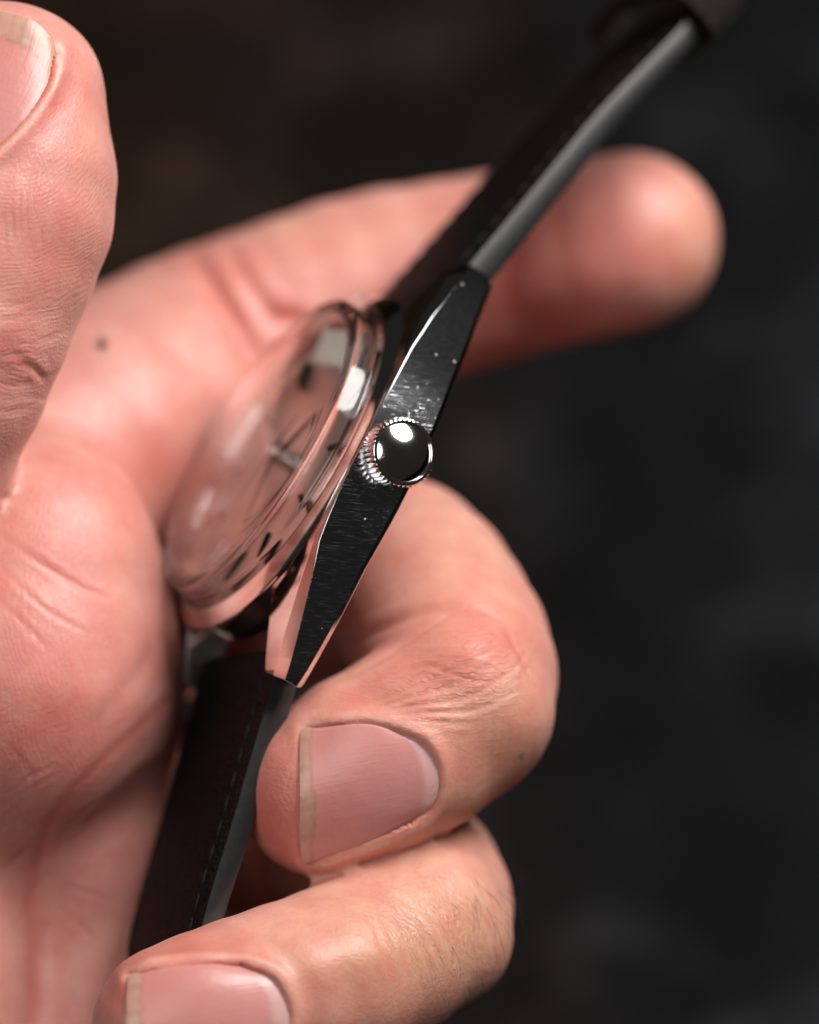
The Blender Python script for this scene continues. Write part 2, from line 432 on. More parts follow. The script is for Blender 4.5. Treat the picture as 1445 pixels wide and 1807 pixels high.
def crease(names, poly, depth, width, lips=0.3, red=0.0, taper=True):
    poly = spline(poly); m = np.where(sel(*names) & box(poly, width * 5) & (FACE > 0))[0]
    if not len(m): return
    d, t_ = seg_dist(PX[m], poly)
    tp = np.sin(np.pi * np.clip(t_, 0.02, 0.98)) ** 0.6 if taper else 1.0
    g = np.exp(-(d / width) ** 2); g2 = np.exp(-((d - 2.2 * width) / (1.3 * width)) ** 2)
    DISP[m] += tp * FACE[m] * (-depth * g + depth * lips * g2)
    RED[m] += red * tp * np.exp(-(d / (width * 1.6)) ** 2)
def blob(names, arr, x, y, rx, ry, amt, ang=0.0):
    m = sel(*names) & box([(x, y)], max(rx, ry) * 2.5)
    dx, dy = PX[m, 0] - x, PX[m, 1] - y; c_, s_ = math.cos(ang), math.sin(ang)
    a = (dx * c_ + dy * s_) / rx; b = (-dx * s_ + dy * c_) / ry
    arr[m] += amt * FACE[m] * np.exp(-(a * a + b * b))
def in_poly(pts, poly):
    x, y = pts[:, 0], pts[:, 1]; ins = np.zeros(len(pts), bool); n_ = len(poly)
    for i in range(n_):
        x0, y0 = poly[i]; x1, y1 = poly[(i + 1) % n_]
        if y0 == y1: continue
        ins ^= ((y0 > y) != (y1 > y)) & (x < (x1 - x0) * (y - y0) / (y1 - y0) + x0)
    return ins

# ---- finger nails: four outline curves each, free edge / far side / cuticle / near side
NAILS = {
    'middle': dict(free=[(545, 1288), (533, 1300), (531, 1400), (530, 1480), (536, 1522)], cut=[(690, 1286), (748, 1312), (774, 1362), (766, 1416), (728, 1450)],
                   top=[(545, 1288), (600, 1279), (650, 1278), (690, 1286)], bot=[(536, 1522), (600, 1502), (670, 1476), (728, 1450)], edge=0.09),
    'ring': dict(free=[(229, 1722), (226, 1760), (226, 1810), (232, 1880), (244, 1935)], cut=[(430, 1703), (484, 1728), (512, 1785), (505, 1840), (470, 1890)],
                 top=[(229, 1722), (290, 1708), (360, 1702), (430, 1703)], bot=[(244, 1935), (320, 1925), (400, 1910), (470, 1890)], edge=0.10),
    'thumb': dict(free=[(96, 92), (78, 58), (40, 32), (-30, 24), (-100, 60)], cut=[(-20, 275), (-70, 312), (-120, 318), (-165, 285), (-185, 240)],
                  top=[(96, 92), (82, 150), (40, 215), (-20, 275)], bot=[(-100, 60), (-140, 110), (-170, 180), (-185, 240)], edge=0.16),
}
def resample(poly, k):
    p = spline(poly, 16); L = np.concatenate([[0], np.cumsum(np.linalg.norm(np.diff(p, axis=0), axis=1))])
    t_ = np.linspace(0, L[-1], k); return np.stack([np.interp(t_, L, p[:, i]) for i in (0, 1)], 1)
def coons(nl, k=49):
    f, c_, t_, b_ = (resample(nl[q], k) for q in ('free', 'cut', 'top', 'bot'))   # a runs top->bot, b runs free->cuticle
    a = np.linspace(0, 1, k)[:, None, None]; b = np.linspace(0, 1, k)[None, :, None]
    Sx = (1 - b) * f[:, None] + b * c_[:, None] + (1 - a) * t_[None] + a * b_[None]
    Sx -= (1 - a) * (1 - b) * f[0] + (1 - a) * b * c_[0] + a * (1 - b) * f[-1] + a * b * c_[-1]
    return Sx
def hit(px, name):
    tgt = np.stack([(px[:, 0] - 722.5) / S, (903.5 - px[:, 1]) / S, np.zeros(len(px))], 1)
    o = np.array([0, 0, D]); dr = tgt - o; dr /= np.linalg.norm(dr, axis=1, keepdims=True)
    s = np.full(len(px), D - 40.0)
    for _ in range(60): s += np.clip(finger_sdf(o + dr * s[:, None], name), -2, 4) * 0.9
    p = o + dr * s[:, None]; return p, np.abs(finger_sdf(p, name)) < 0.1
nail_data = {}
for nm, nl in NAILS.items():
    G2 = coons(nl); k = len(G2)
    p, ok = hit(G2.reshape(-1, 2), nm)
    A, B = np.meshgrid(np.linspace(-1, 1, k), np.linspace(0, 1, k), indexing='ij'); A, B = A.ravel(), B.ravel()
    F = np.stack([np.ones_like(A), A, B, A * A, A * B, B * B, A ** 3, A * A * B, A ** 4], 1)
    ok &= p[:, 2] > np.median(p[ok, 2]) - 7
    co, *_ = np.linalg.lstsq(F[ok], p[ok, 2], rcond=None)
    wv = F @ co
    q = np.array([P(x, y, w) for (x, y), w in zip(G2.reshape(-1, 2), wv)])
    nail_data[nm] = (q, A, B, k)
    # seat of the nail in the skin
    ring = np.concatenate([resample(nl['top'], 30), resample(nl['cut'], 30), resample(nl['bot'], 30)[::-1], resample(nl['free'], 30)[::-1]])
    m = np.where(sel(nm) & box(ring, 120) & (FACE > 0))[0]
    ins = in_poly(PX[m], ring)
    dall, _ = seg_dist(PX[m], np.concatenate([ring, ring[:1]]))
    dfold, _ = seg_dist(PX[m], np.concatenate([resample(nl['top'], 30), resample(nl['cut'], 30), resample(nl['bot'], 30)[::-1]]))
    dfree, _ = seg_dist(PX[m], resample(nl['free'], 30))
    sd = np.where(ins, -dall, dall)
    DISP[m] += -0.40 / (1 + np.exp(np.clip((sd + 9) / 2.5, -30, 30)))
    DISP[m] += np.where(ins, 0, FACE[m] * (0.38 * np.exp(-((dfold - 13) / 13) ** 2) - 0.10 * np.exp(-((dfold - 46) / 18) ** 2)) * np.clip(dfree / 40, 0.15, 1))
    DISP[m] -= FACE[m] * 0.22 * np.exp(-(dfree / 6) ** 2)
    RED[m] += 0.5 * np.exp(-(dfold / 9) ** 2)
    PALE[m] += 0.5 * np.exp(-((dfold - 9) / 6) ** 2) * (~ins)

# ---- creases of the palm, the finger joints and the knuckles
crease(['palm'], [(300, 1232), (230, 1300), (150, 1370), (95, 1440), (64, 1530), (58, 1660), (62, 1807)], 0.06, 8, 0.25, 0.4, False)
crease(['palm'], [(300, 1330), (240, 1375), (180, 1430), (140, 1470)], 0.12, 9, 0.3, 0.2)
crease(['palm'], [(285, 1120), (230, 1210), (150, 1300)], 0.15, 16, 0.3, 0.1)
crease(['palm'], [(0, 945), (60, 985), (130, 1030), (200, 1060)], 0.12, 6, 0.3, 0.25)
crease(['palm'], [(10, 1010), (80, 1075), (160, 1120)], 0.08, 5, 0.3, 0.2)
crease(['palm'], [(0, 1060), (50, 1110), (90, 1150)], 0.08, 5, 0.3, 0.2)
for q in ([(0, 1300), (50, 1355), (65, 1420)], [(20, 1400), (50, 1370), (95, 1350)], [(0, 1660), (40, 1620), (58, 1560)], [(110, 1470), (160, 1420), (200, 1405)],
          [(90, 1700), (130, 1650), (150, 1560)], [(100, 1600), (150, 1640), (200, 1690)], [(20, 1520), (45, 1500), (60, 1480)], [(110, 1560), (170, 1580), (230, 1600)]):
    crease(['palm'], q, 0.07, 4, 0.4, 0.1)
crease(['index', 'palm'], [(338, 438), (372, 500), (415, 575), (440, 640), (452, 700)], 0.4, 17, 0.45, 0.7)
crease(['index', 'palm'], [(395, 425), (430, 490), (480, 560), (520, 600)], 0.28, 15, 0.45, 0.5)
crease(['index', 'palm'], [(470, 560), (510, 560), (560, 590)], 0.4, 14, 0.3, 0.6)
crease(['index'], [(885, 340), (900, 420), (890, 560)], 0.25, 22, 0.3, 0.5)
crease(['thumb'], [(30, 690), (45, 655), (20, 615), (-10, 590)], 0.05, 8, 0.3, 0.2)
crease(['thumb'], [(78, 675), (60, 650), (40, 640)], 0.2, 6, 0.3, 0.3)
for i in range(9):
    y0 = 540 + i * 22 + random.uniform(-6, 6); x0 = random.uniform(-30, 60)
    crease(['thumb'], [(x0, y0), (x0 + 40, y0 + 5 + random.uniform(-4, 4)), (x0 + 80, y0 - 6)], 0.05, 5, 0.5)
for i in range(6):
    x0 = 8 + i * 13; y0 = 285 + random.uniform(0, 60)
    crease(['thumb'], [(x0 + 6, y0), (x0, y0 + 60), (x0 + 3, y0 + 120)], 0.06, 3.5, 0.5)
# fold where the middle finger doubles back, and the fan of lines from its nail fold over the last joint
crease(['middle'], [(600, 1150), (680, 1105), (760, 1078), (840, 1078), (885, 1100)], 0.35, 9, 0.3, 0.2)
crease(['middle'], [(880, 1110), (915, 1160), (945, 1215)], 0.12, 4, 0.5, 0.4)
fan = [[(645, 1262), (730, 1246), (820, 1232), (905, 1180), (945, 1120)], [(665, 1268), (750, 1258), (840, 1252), (920, 1215)], [(650, 1255), (730, 1230), (810, 1208), (880, 1160)],
       [(690, 1272), (760, 1272), (830, 1278)], [(640, 1248), (715, 1218), (790, 1190), (850, 1160)], [(740, 1170), (790, 1190), (850, 1205), (880, 1190)],
       [(700, 1282), (760, 1284), (812, 1280)], [(620, 1225), (680, 1195), (740, 1180), (800, 1180)]]
for i, q in enumerate(fan): crease(['middle'], q, 0.12 if i < 4 else 0.08, 3.6, 0.6, 0.15)
for i in range(7):
    a = 0.6 + 0.2 * i
    crease(['middle'], [(570 + 30 * i, 1215 - 16 * i), (640 + 30 * i, 1180 - 17 * i), (715 + 26 * i, 1150 - 9 * i)], 0.05, 4, 0.6)
# ring finger: arched lines over its joint
for i in range(7):
    o_ = i * 17
    crease(['ring'], [(690 + o_, 1580 - i * 4), (730 + o_, 1600), (775 + o_ * 0.8, 1640), (800 + o_ * 0.7, 1700)], 0.12, 4.5, 0.6, 0.1)
for i in range(5):
    crease(['ring'], [(650 + i * 26, 1610 + i * 12), (668 + i * 26, 1660 + i * 6), (690 + i * 24, 1730)], 0.07, 5, 0.5, 0.3)
for i in range(6):
    crease(['middle'], [(870 + i * 15, 1260 + i * 6), (872 + i * 14, 1310), (862 + i * 14, 1370)], 0.05, 5, 0.4)
blob(['middle'], DISP, 815, 1160, 90, 55, 0.7, -0.35)
blob(['middle'], DISP, 860, 1330, 70, 80, -0.35)
blob(['middle'], DISP, 500, 1330, 60, 90, 0.35)
blob(['index'], DISP, 1090, 500, 90, 60, 0.5); blob(['index'], DISP, 930, 580, 50, 60, -0.35); blob(['index'], PALE, 1170, 515, 14, 14, 0.5)  # small pale dot paints a specular glint on the index tip
blob(['ring'], DISP, 600, 1690, 90, 45, 0.5, -0.2)
blob(['ring'], DISP, 800, 1620, 70, 90, 0.35)

# ---- where the lines run
m = sel('palm') & (FACE > 0)
RC[m] = (PX[m, 0] - 0.00035 * (PX[m, 1] - 1150) ** 2 - 0.18 * PX[m, 1]) / S
RA[m] = 0.9
m = sel('thumb')
dx, dy = PX[m, 0] - 20, PX[m, 1] - 60
RC[m] = np.sqrt((dx * 1.3) ** 2 + (dy * 0.95) ** 2) / S * 1.15
RA[m] = 1.0 * np.clip((PX[m, 1] - 200) / 120, 0.35, 1)
m = sel('index'); RC[m] = (PX[m, 1] + 0.2 * PX[m, 0]) / S; RA[m] = 0.8
m = sel('middle') & (PX[:, 0] < 640)
RC[m] = np.hypot(PX[m, 0] - 640, (PX[m, 1] - 1400)) / S; RA[m] = 0.5 * np.clip((640 - PX[m, 0]) / 80, 0, 1)
def wrinkle(names, x, y, rx, ry, coord, amt, ang=0.0):
    m = np.where(sel(*names) & box([(x, y)], 2.5 * max(rx, ry)))[0]
    dx, dy = PX[m, 0] - x, PX[m, 1] - y; c_, s_ = math.cos(ang), math.sin(ang)
    a = (dx * c_ + dy * s_) / rx; b = (-dx * s_ + dy * c_) / ry
    g = amt * np.exp(-(a * a + b * b)); k_ = g > WA[m]
    WA[m[k_]] = g[k_]; WC[m[k_]] = coord(PX[m[k_], 0], PX[m[k_], 1])
wrinkle(['middle'], 800, 1200, 170, 75, lambda x, y: np.hypot((x - 780) * 0.45, (y - 1060)) / 14, 1.0, -0.3)
wrinkle(['ring'], 780, 1640, 110, 110, lambda x, y: np.hypot(x - 560, (y - 1760)) / 18, 0.9)
wrinkle(['thumb'], 40, 600, 110, 90, lambda x, y: (y + 0.25 * x) / 18, 0.35)
wrinkle(['thumb'], 60, 340, 60, 120, lambda x, y: (x + 0.1 * y) / 16, 0.5)
wrinkle(['palm'], 60, 1500, 260, 260, lambda x, y: (x * 0.55 + y * 0.85) / 22, 0.45)

# ---- the skin's own colour, plus one painted glint: flushed tips and joints, pale bands, two moles
blob(['middle'], RED, 480, 1420, 90, 130, 0.75); blob(['middle'], RED, 840, 1150, 120, 70, 0.75, -0.3); blob(['middle'], RED, 620, 1240, 110, 50, 0.35)
blob(['middle'], TAN, 760, 1300, 260, 220, 0.35); blob(['ring'], TAN, 600, 1720, 280, 140, 0.45); blob(['middle'], TAN, 900, 1330, 110, 140, 0.5); blob(['middle'], TAN, 830, 960, 120, 120, 0.5)
blob(['ring'], RED, 260, 1720, 160, 90, 0.6); blob(['ring'], RED, 350, 1680, 150, 40, 0.3); blob(['ring'], TAN, 760, 1620, 200, 150, 0.8)
blob(['index'], RED, 1060, 430, 170, 90, 0.5); blob(['index', 'palm'], RED, 260, 830, 150, 90, 0.45); blob(['index'], TAN, 1230, 430, 60, 120, 0.6)
blob(['index'], TAN, 500, 395, 300, 40, 0.3); blob(['index'], RED, 930, 560, 150, 80, 0.4)
blob(['palm'], RED, 100, 1150, 180, 160, 0.35); blob(['palm'], RED, 60, 1300, 120, 100, 0.3); blob(['palm'], RED, 20, 1000, 90, 80, 0.2)
blob(['thumb'], RED, 110, 160, 50, 90, 0.35); blob(['thumb'], RED, 100, 430, 80, 120, 0.3); blob(['thumb'], RED, 15, 640, 40, 60, 0.25); blob(['thumb'], TAN, 160, 560, 60, 120, 0.4)
blob(['thumb'], RED, 82, 130, 12, 40, 0.7)
blob(['index', 'palm'], DARK, 180, 608, 8, 10, 1.2); blob(['middle'], DARK, 922, 1338, 4, 4, 0.8); blob(['middle'], DARK, 531, 1492, 4, 4, 0.5)
base = np.array([0.665, 0.330, 0.285]); red = np.array([0.60, 0.185, 0.155]); tan = np.array([0.62, 0.34, 0.24]); pale = np.array([0.76, 0.52, 0.43]); dark = np.array([0.03, 0.018, 0.02])
def lerp(a, b, t_): return a + (b - a) * np.clip(t_, 0, 1)[:, None]
colr = np.repeat(base[None], len(HV), 0)
colr = lerp(colr, red, RED * 1.1); colr = lerp(colr, tan, TAN); colr = lerp(colr, pale, PALE); colr = lerp(colr, dark, DARK)

# gentle unevenness of flesh, then the carved relief
low = np.zeros(len(HV))
for i in range(10):
    k_ = RNG.normal(size=3); k_ *= RNG.uniform(0.25, 0.7) / np.linalg.norm(k_); low += np.sin(HV @ k_ + RNG.uniform(0, 6.28))
HV2 = HV + NRM * (DISP + 0.035 * low)[:, None]
for nm, (q, A, B, k) in nail_data.items():
    nl = NAILS[nm]
    ring = np.concatenate([resample(nl['top'], 30), resample(nl['cut'], 30), resample(nl['bot'], 30)[::-1], resample(nl['free'], 30)[::-1]])
    m = np.where(sel(nm) & box(ring, 5) & (FACE > 0))[0]; m = m[in_poly(PX[m], ring)]; dd_, _ = seg_dist(PX[m], np.concatenate([ring, ring[:1]])); m = m[dd_ > 1]
    gp = to_px(q)
    for i0 in range(0, len(m), 4000):
        mm = m[i0:i0 + 4000]
        j = np.argmin(((PX[mm][:, None] - gp[None]) ** 2).sum(2), 1)
        HV2[mm, 2] = np.minimum(HV2[mm, 2], q[j, 2] - 0.2)
hand = new_obj('hand', world(HV2), HQ, SKIN, scale=1.0)
me = hand.data
def fattr(name, arr):
    a = me.attributes.new(name, 'FLOAT', 'POINT'); a.data.foreach_set('value', arr.astype(np.float32))
fattr('ridge_coord', RC); fattr('ridge_amount', RA); fattr('wrinkle_coord', WC); fattr('wrinkle_amount', WA)
ca = me.attributes.new('skin_colour', 'FLOAT_COLOR', 'POINT'); ca.data.foreach_set('color', np.concatenate([colr, np.ones((len(colr), 1))], 1).astype(np.float32).ravel())
hand['label'] = 'bare left hand holding the wristwatch, thumb raised and fingers curled behind the strap'
hand['category'] = 'hand'

for nm, (q, A, B, k) in nail_data.items():
    edge = NAILS[nm]['edge']
    Q = q.reshape(k, k, 3); du = np.gradient(Q, axis=0); dv = np.gradient(Q, axis=1)
    N = np.cross(du, dv); N /= np.linalg.norm(N, axis=2, keepdims=True); N *= np.sign(N[..., 2:3])
    Bm = B.reshape(k, k, 1); Am = A.reshape(k, k, 1)
    top = Q + N * (0.12 + 0.22 * np.exp(-(Bm / 0.12) ** 2) - 0.12 * np.clip((Bm - 0.9) / 0.1, 0, 1) - 0.10 * np.clip((np.abs(Am) - 0.9) / 0.1, 0, 1))
    top = top + N * (0.025 * np.sin(Bm * 40 + Am * 2) * np.exp(-(Bm / 0.1) ** 2))
    bot = top - N * 0.42
    vv = np.concatenate([top.reshape(-1, 3), bot.reshape(-1, 3)])
    ff = []; n2 = k * k
    for i in range(k - 1):
        for j in range(k - 1):
            a = i * k + j; b = a + 1; c_ = a + k + 1; d = a + k
            ff.append((a, b, c_, d)); ff.append((n2 + d, n2 + c_, n2 + b, n2 + a))
    for i in range(k - 1):
        for (a, b) in ((i, i + 1), ((k - 1) * k + i + 1, (k - 1) * k + i), ((i + 1) * k, i * k), (i * k + k - 1, (i + 1) * k + k - 1)):
            ff.append((a, n2 + a, n2 + b, b))
    o = new_obj('fingernail', world(vv), ff, NAIL, hand, scale=1.0, sharp=50)
    bed = np.array([0.56, 0.235, 0.205]); bed2 = np.array([0.57, 0.255, 0.235]); fr = np.array([0.50, 0.28, 0.215]); ln = np.array([0.64, 0.40, 0.385]); lip = np.array([0.33, 0.17, 0.12])
    wig = edge * (1 + 0.12 * np.sin(A * 5) + 0.06 * np.sin(A * 13) + 0.05 * np.sin(A * 29 + 1))
    cc = lerp(np.repeat(bed[None], k * k, 0), bed2, (B - 0.2) / 0.6)
    if nm != 'thumb': cc = lerp(cc, ln, np.clip((B - (0.86 + 0.10 * A * A)) / 0.05, 0, 1) * 0.8)
    cc = lerp(cc, fr, np.clip((np.abs(A) - 0.86) / 0.14, 0, 1) * 0.2)
    cc = lerp(cc, fr, np.clip((wig - B) / 0.015 + 0.5, 0, 1))
    cc = lerp(cc, lip, np.exp(-((B - wig) / 0.012) ** 2) * 0.55)
    dirt = np.clip(np.sin(A * 9 + 2) * np.sin(A * 23) + 0.1, 0, 1) * (B < wig * 1.1)
    cc = lerp(cc, np.array([0.36, 0.21, 0.14]), dirt * 0.55)
    cc = lerp(cc, np.array([0.62, 0.42, 0.34]), np.exp(-((B - 1) / 0.02) ** 2) * (0.5 + 0.5 * np.sin(A * 31)))
    cc = np.concatenate([cc, cc]); cc = np.concatenate([cc, np.ones((len(cc), 1))], 1)
    a = o.data.attributes.new('nail_colour', 'FLOAT_COLOR', 'POINT'); a.data.foreach_set('color', cc.astype(np.float32).ravel())
    uvl = o.data.uv_layers.new(name='UVMap'); AB = np.stack([np.concatenate([A, A]), np.concatenate([B, B])], 1)
    li = np.zeros(len(o.data.loops), int); o.data.loops.foreach_get('vertex_index', li); uvl.data.foreach_set('uv', AB[li].astype(np.float32).ravel())

# ---- short hairs on the back of the ring finger
hv, hf = [], []
for i in range(22):
    x0, y0 = random.uniform(790, 892), random.uniform(1545, 1740)
    p, ok = hit(np.array([[x0, y0]]), 'ring')
    if not ok[0]: continue
    nrm = grad(p, lambda q: finger_sdf(q, 'ring'))[0]; p = p[0] + nrm * 0.1
    ang = random.uniform(1.1, 2.2); dirv = np.array([math.cos(ang) * 0.5, -math.sin(ang), 0]); dirv -= nrm * (dirv @ nrm); dirv /= np.linalg.norm(dirv)
    side = np.cross(nrm, dirv); Ln = random.uniform(1.6, 4.0); cu = random.uniform(-0.5, 0.5)
    pts = [p + dirv * Ln * s_ + nrm * (0.7 * math.sin(s_ * 2.2)) + side * cu * Ln * s_ * s_ for s_ in np.linspace(0, 1, 8)]
    b0 = len(hv)
    for j, c_ in enumerate(pts):
        r_ = 0.026 * (1 - 0.75 * j / 7)
        for a in range(4):
            hv.append(c_ + r_ * (math.cos(a * 1.5708) * nrm + math.sin(a * 1.5708) * side))
    for j in range(7):
        for a in range(4): hf.append((b0 + j * 4 + a, b0 + j * 4 + (a + 1) % 4, b0 + j * 4 + 4 + (a + 1) % 4, b0 + j * 4 + 4 + a))
hr = new_obj('hair', world(np.array(hv)), hf, HAIRM, hand, scale=1.0); hr['kind'] = 'stuff'

# ================================================================== WATCH (local axes: x = three o'clock, y = twelve o'clock, z = out of the dial)
nv = np.array([-0.788, 0.526, 0.32]); nv /= np.linalg.norm(nv)
cv = np.array([0.42, 0.094, 0.903]); cv -= nv * (cv @ nv); cv /= np.linalg.norm(cv)
tv_ = np.cross(nv, cv)
TILT = 0.03
tv_ = tv_ + TILT * nv; tv_ /= np.linalg.norm(tv_); nv = np.cross(cv, tv_)
O = P(529, 826, -18)
watch = bpy.data.objects.new('wristwatch', None); COL.objects.link(watch)
watch.empty_display_size = 0.005
mw = Matrix(np.stack([R3 @ cv, R3 @ tv_, R3 @ nv], 1).tolist()).to_4x4(); mw.translation = Vector(world(O))
watch.matrix_world = mw
watch['label'] = 'steel wristwatch with domed crystal and dark leather strap held edge-on in the hand'
watch['category'] = 'wristwatch'

def lathe(name, prof, mat, parent, seg=160, closed=False, centre=(0, 0), sharp=30, axis='z'):
    v, f = [], []
    n_ = len(prof)
    for i in range(seg):
        a = 2 * math.pi * i / seg
        for r, z in prof: v.append((centre[0] + r * math.cos(a), centre[1] + r * math.sin(a), z))
    rng = range(n_) if closed else range(n_ - 1)
    for i in range(seg):
        for j in rng:
            j2 = (j + 1) % n_; i2 = (i + 1) % seg
            f.append((i * n_ + j, i2 * n_ + j, i2 * n_ + j2, i * n_ + j2))
    o = new_obj(name, v, f, mat, parent, sharp=sharp)
    bm = bmesh.new(); bm.from_mesh(o.data); bmesh.ops.remove_doubles(bm, verts=bm.verts, dist=1e-7)
    bmesh.ops.recalc_face_normals(bm, faces=bm.faces); bm.to_mesh(o.data); bm.free()
    return o
def arc(cx, cz, r, a0, a1, k):
    return [(cx + r * math.cos(math.radians(a)), cz + r * math.sin(math.radians(a))) for a in np.linspace(a0, a1, k)]
def bevel(o, w_, seg=2, ang=25):
    b = o.modifiers.new('bevel', 'BEVEL'); b.width = w_ * 1e-3; b.segments = seg; b.limit_method = 'ANGLE'; b.angle_limit = math.radians(ang)
    b.harden_normals = True; return o

# mid case and case back
case = lathe('case', [(0, -3.4), (15.0, -3.4), (16.2, -3.1), (16.9, -2.4), (17.0, -1.0), (17.0, 0.7), (16.4, 1.0), (0, 1.0)], STEEL, watch)
lathe('case_back', [(0, -5.2), (11.5, -5.1), (13.6, -4.7), (14.4, -4.1), (14.5, -3.35)], STEEL, watch)
lathe('bezel', [(15.2, 1.02), (17.0, 1.02), (17.55, 1.05), (17.75, 1.18), (17.74, 1.32), (17.6, 1.45), (16.4, 2.12), (16.22, 2.2), (16.16, 2.18), (16.12, 2.0), (15.2, 2.0)], STEEL, watch, closed=True, seg=240, sharp=28)
lathe('groove_shadow_ring', [(16.14, 1.98), (16.12, 2.16), (15.92, 2.16), (15.92, 1.98)], BLACKM, watch, closed=True)  # black ring puts the shade of the bezel groove into colour
# crystal: an acrylic box crystal, hollow, with a stepped wall
Rdome_o, Rdome_i = 95.0, 93.5
dome = lambda r, R, top: top - (R - math.sqrt(R * R - r * r))
outer = [(15.9, 1.1), (15.9, 2.5)] + arc(15.62, 2.75, 0.30, -10, 65, 5) + [(15.66, 3.2), (15.40, 4.3)] + arc(14.78, 4.38, 0.60, 5, 62, 6)
outer += [(14.6, 5.08)] + [(r, dome(r, Rdome_o, 6.25)) for r in (14.1, 13.0, 11.0, 9.0, 7.0, 5.0, 3.0, 1.5, 0.0)]
inner = [(0.0, 5.2)] + [(r, dome(r, Rdome_i, 5.2)) for r in (1.5, 3, 5, 7, 9, 11, 12.6, 13.6)] + arc(13.7, 3.72, 0.45, 75, 8, 4) + [(14.45, 2.6), (14.8, 1.1)]
lathe('crystal', outer + inner, GLASS, watch, seg=240, closed=True, sharp=38)
# dial, chapter ring, markers and hands
dial = lathe('dial', [(0, 1.25), (14.5, 1.25), (14.7, 1.15)], DIAL, watch)
lathe('chapter_ring', [(13.8, 1.28), (13.85, 1.38), (14.5, 1.65), (14.6, 1.28)], STEEL, watch, closed=True)
def prism(name, w0, w1, ln, h, mat, parent, loc, ang, z0=1.26):
    v = [(-w0 / 2, 0, 0), (w0 / 2, 0, 0), (w1 / 2, ln, 0), (-w1 / 2, ln, 0), (0, w0 * 0.15, h), (0, ln - w1 * 0.15, h)]
    f = [(0, 1, 2, 3), (0, 4, 1), (1, 4, 5, 2), (2, 5, 3), (3, 5, 4, 0)]
    o = new_obj(name, v, f, mat, parent, smooth=False)
    o.location = (loc[0] * 1e-3, loc[1] * 1e-3, z0 * 1e-3); o.rotation_euler = (0, 0, ang); return o
mk = None
for h in range(1, 12):
    a = -2 * math.pi * h / 12; r0 = 9.4
    loc = (-r0 * math.sin(a), r0 * math.cos(a))
    if mk is None: mk = prism('hour_marker', 0.6, 0.9, 3.4, 0.6, DARKM, dial, loc, a)
    else:
        o = mk.copy(); COL.objects.link(o); o.parent = dial; o.location = (loc[0] * 1e-3, loc[1] * 1e-3, 1.26e-3); o.rotation_euler = (0, 0, a)
o = new_obj('cream_wedge', [(-1.7, 0, 0), (1.7, 0, 0), (1.9, 3.8, 0), (-2.1, 3.8, 0), (-1.6, 0.1, 1.3), (1.6, 0.1, 0.12), (1.8, 3.7, 0.12), (-2.0, 3.7, 1.3)],
            [(0, 3, 2, 1), (4, 5, 6, 7), (0, 1, 5, 4), (1, 2, 6, 5), (2, 3, 7, 6), (3, 0, 4, 7)], CREAM, dial, smooth=False)
o.location = (-0.4e-3, 9.8e-3, 1.26e-3); o['label'] = 'broad cream wedge at twelve'  # cream wedge for the bright patch at twelve, top tilted to catch the key
def hand_blade(name, w_, ln, tail, z, ang, mat):
    v = [(0, -tail, 0), (w_ / 2, 0, 0), (0, ln, 0), (-w_ / 2, 0, 0), (0, 0, 0.16), (0, -tail, -0.06), (w_ / 2, 0, -0.06), (0, ln, -0.06), (-w_ / 2, 0, -0.06)]
    f = [(0, 1, 4), (1, 2, 4), (2, 3, 4), (3, 0, 4), (0, 5, 6, 1), (1, 6, 7, 2), (2, 7, 8, 3), (3, 8, 5, 0), (5, 8, 7, 6)]
    o = new_obj(name, v, f, mat, watch, smooth=False); o.location = (0, 0, z * 1e-3); o.rotation_euler = (0, 0, ang); return o
hand_blade('hour_hand', 1.5, 8.2, 1.6, 2.0, math.radians(-52), DARKM)
hand_blade('minute_hand', 1.2, 12.2, 1.8, 2.35, math.radians(-170), DARKM)
hand_blade('seconds_hand', 0.35, 12.6, 4.2, 2.65, math.radians(150), DARKM)
lathe('hand_post', [(0, 3.15), (0.3, 3.1), (0.42, 2.95), (0.42, 2.7), (0.75, 2.65), (0.75, 2.2), (0.95, 2.1), (0.95, 1.27)], HANDM, watch, seg=32)

# the two flanks with their lugs: lofted along y
def tab(x, xs, ys): return float(np.interp(x, xs, ys))
T_ = [-21.3, -20.6, -19.6, -18, -16, -14, -12, -10, -8, -6, -4, -2, 0, 2, 4, 6, 8, 10, 12, 14, 16, 18, 19.6, 20.6, 21.3]
def flank_section(t):
    co = 18.0 - 5.15 * (abs(t) / 20.6) ** 2
    nt = tab(t, [-21.3, -15, -9.5, -5, 0, 5, 9.5, 14, 21.3], [-3.5, -0.95, 1.25, 1.65, 1.7, 1.65, 1.4, 0.45, -1.9])
    nb = tab(t, [-21.3, -15, -10, 0, 10, 17, 21.3], [-5.5, -4.95, -4.5, -4.2, -4.2, -4.3, -4.7])
    u_ = abs(t)
    bw = tab(u_, [0, 8.5, 10, 13, 19, 21.3], [0.14, 0.14, 0.7, 1.4, 1.8, 1.7])
    bh = tab(u_, [0, 8.5, 10, 13, 19, 21.3], [0.06, 0.06, 0.2, 0.45, 0.68, 0.6])
    if u_ < 9.5: bh = min(bh, 0.2)
    ci = tab(u_, [0, 12.5, 14.0, 21.3], [12.5, 11.5, 9.35, 9.35])
    e = max(0, (u_ - 19.6) / 1.7)
    co -= 0.2 * e * e
    ti = math.tan(math.radians(tab(u_, [0, 3, 9, 21.3], [6.5, 6.5, -4, -4]))) * (nt - nb - 0.75) / 2
    return [(ci, nb + 0.5), (co + ti - 1.0, nb - 0.02), (co + ti - 0.25, nb + 0.28), (co + ti, nb + 0.75), (co - ti, nt), (co - ti - bw, nt + bh), (ci, nt + bh + tab(u_, [0, 10, 14, 21.3], [0, 0, 0.35, 0.2]))]
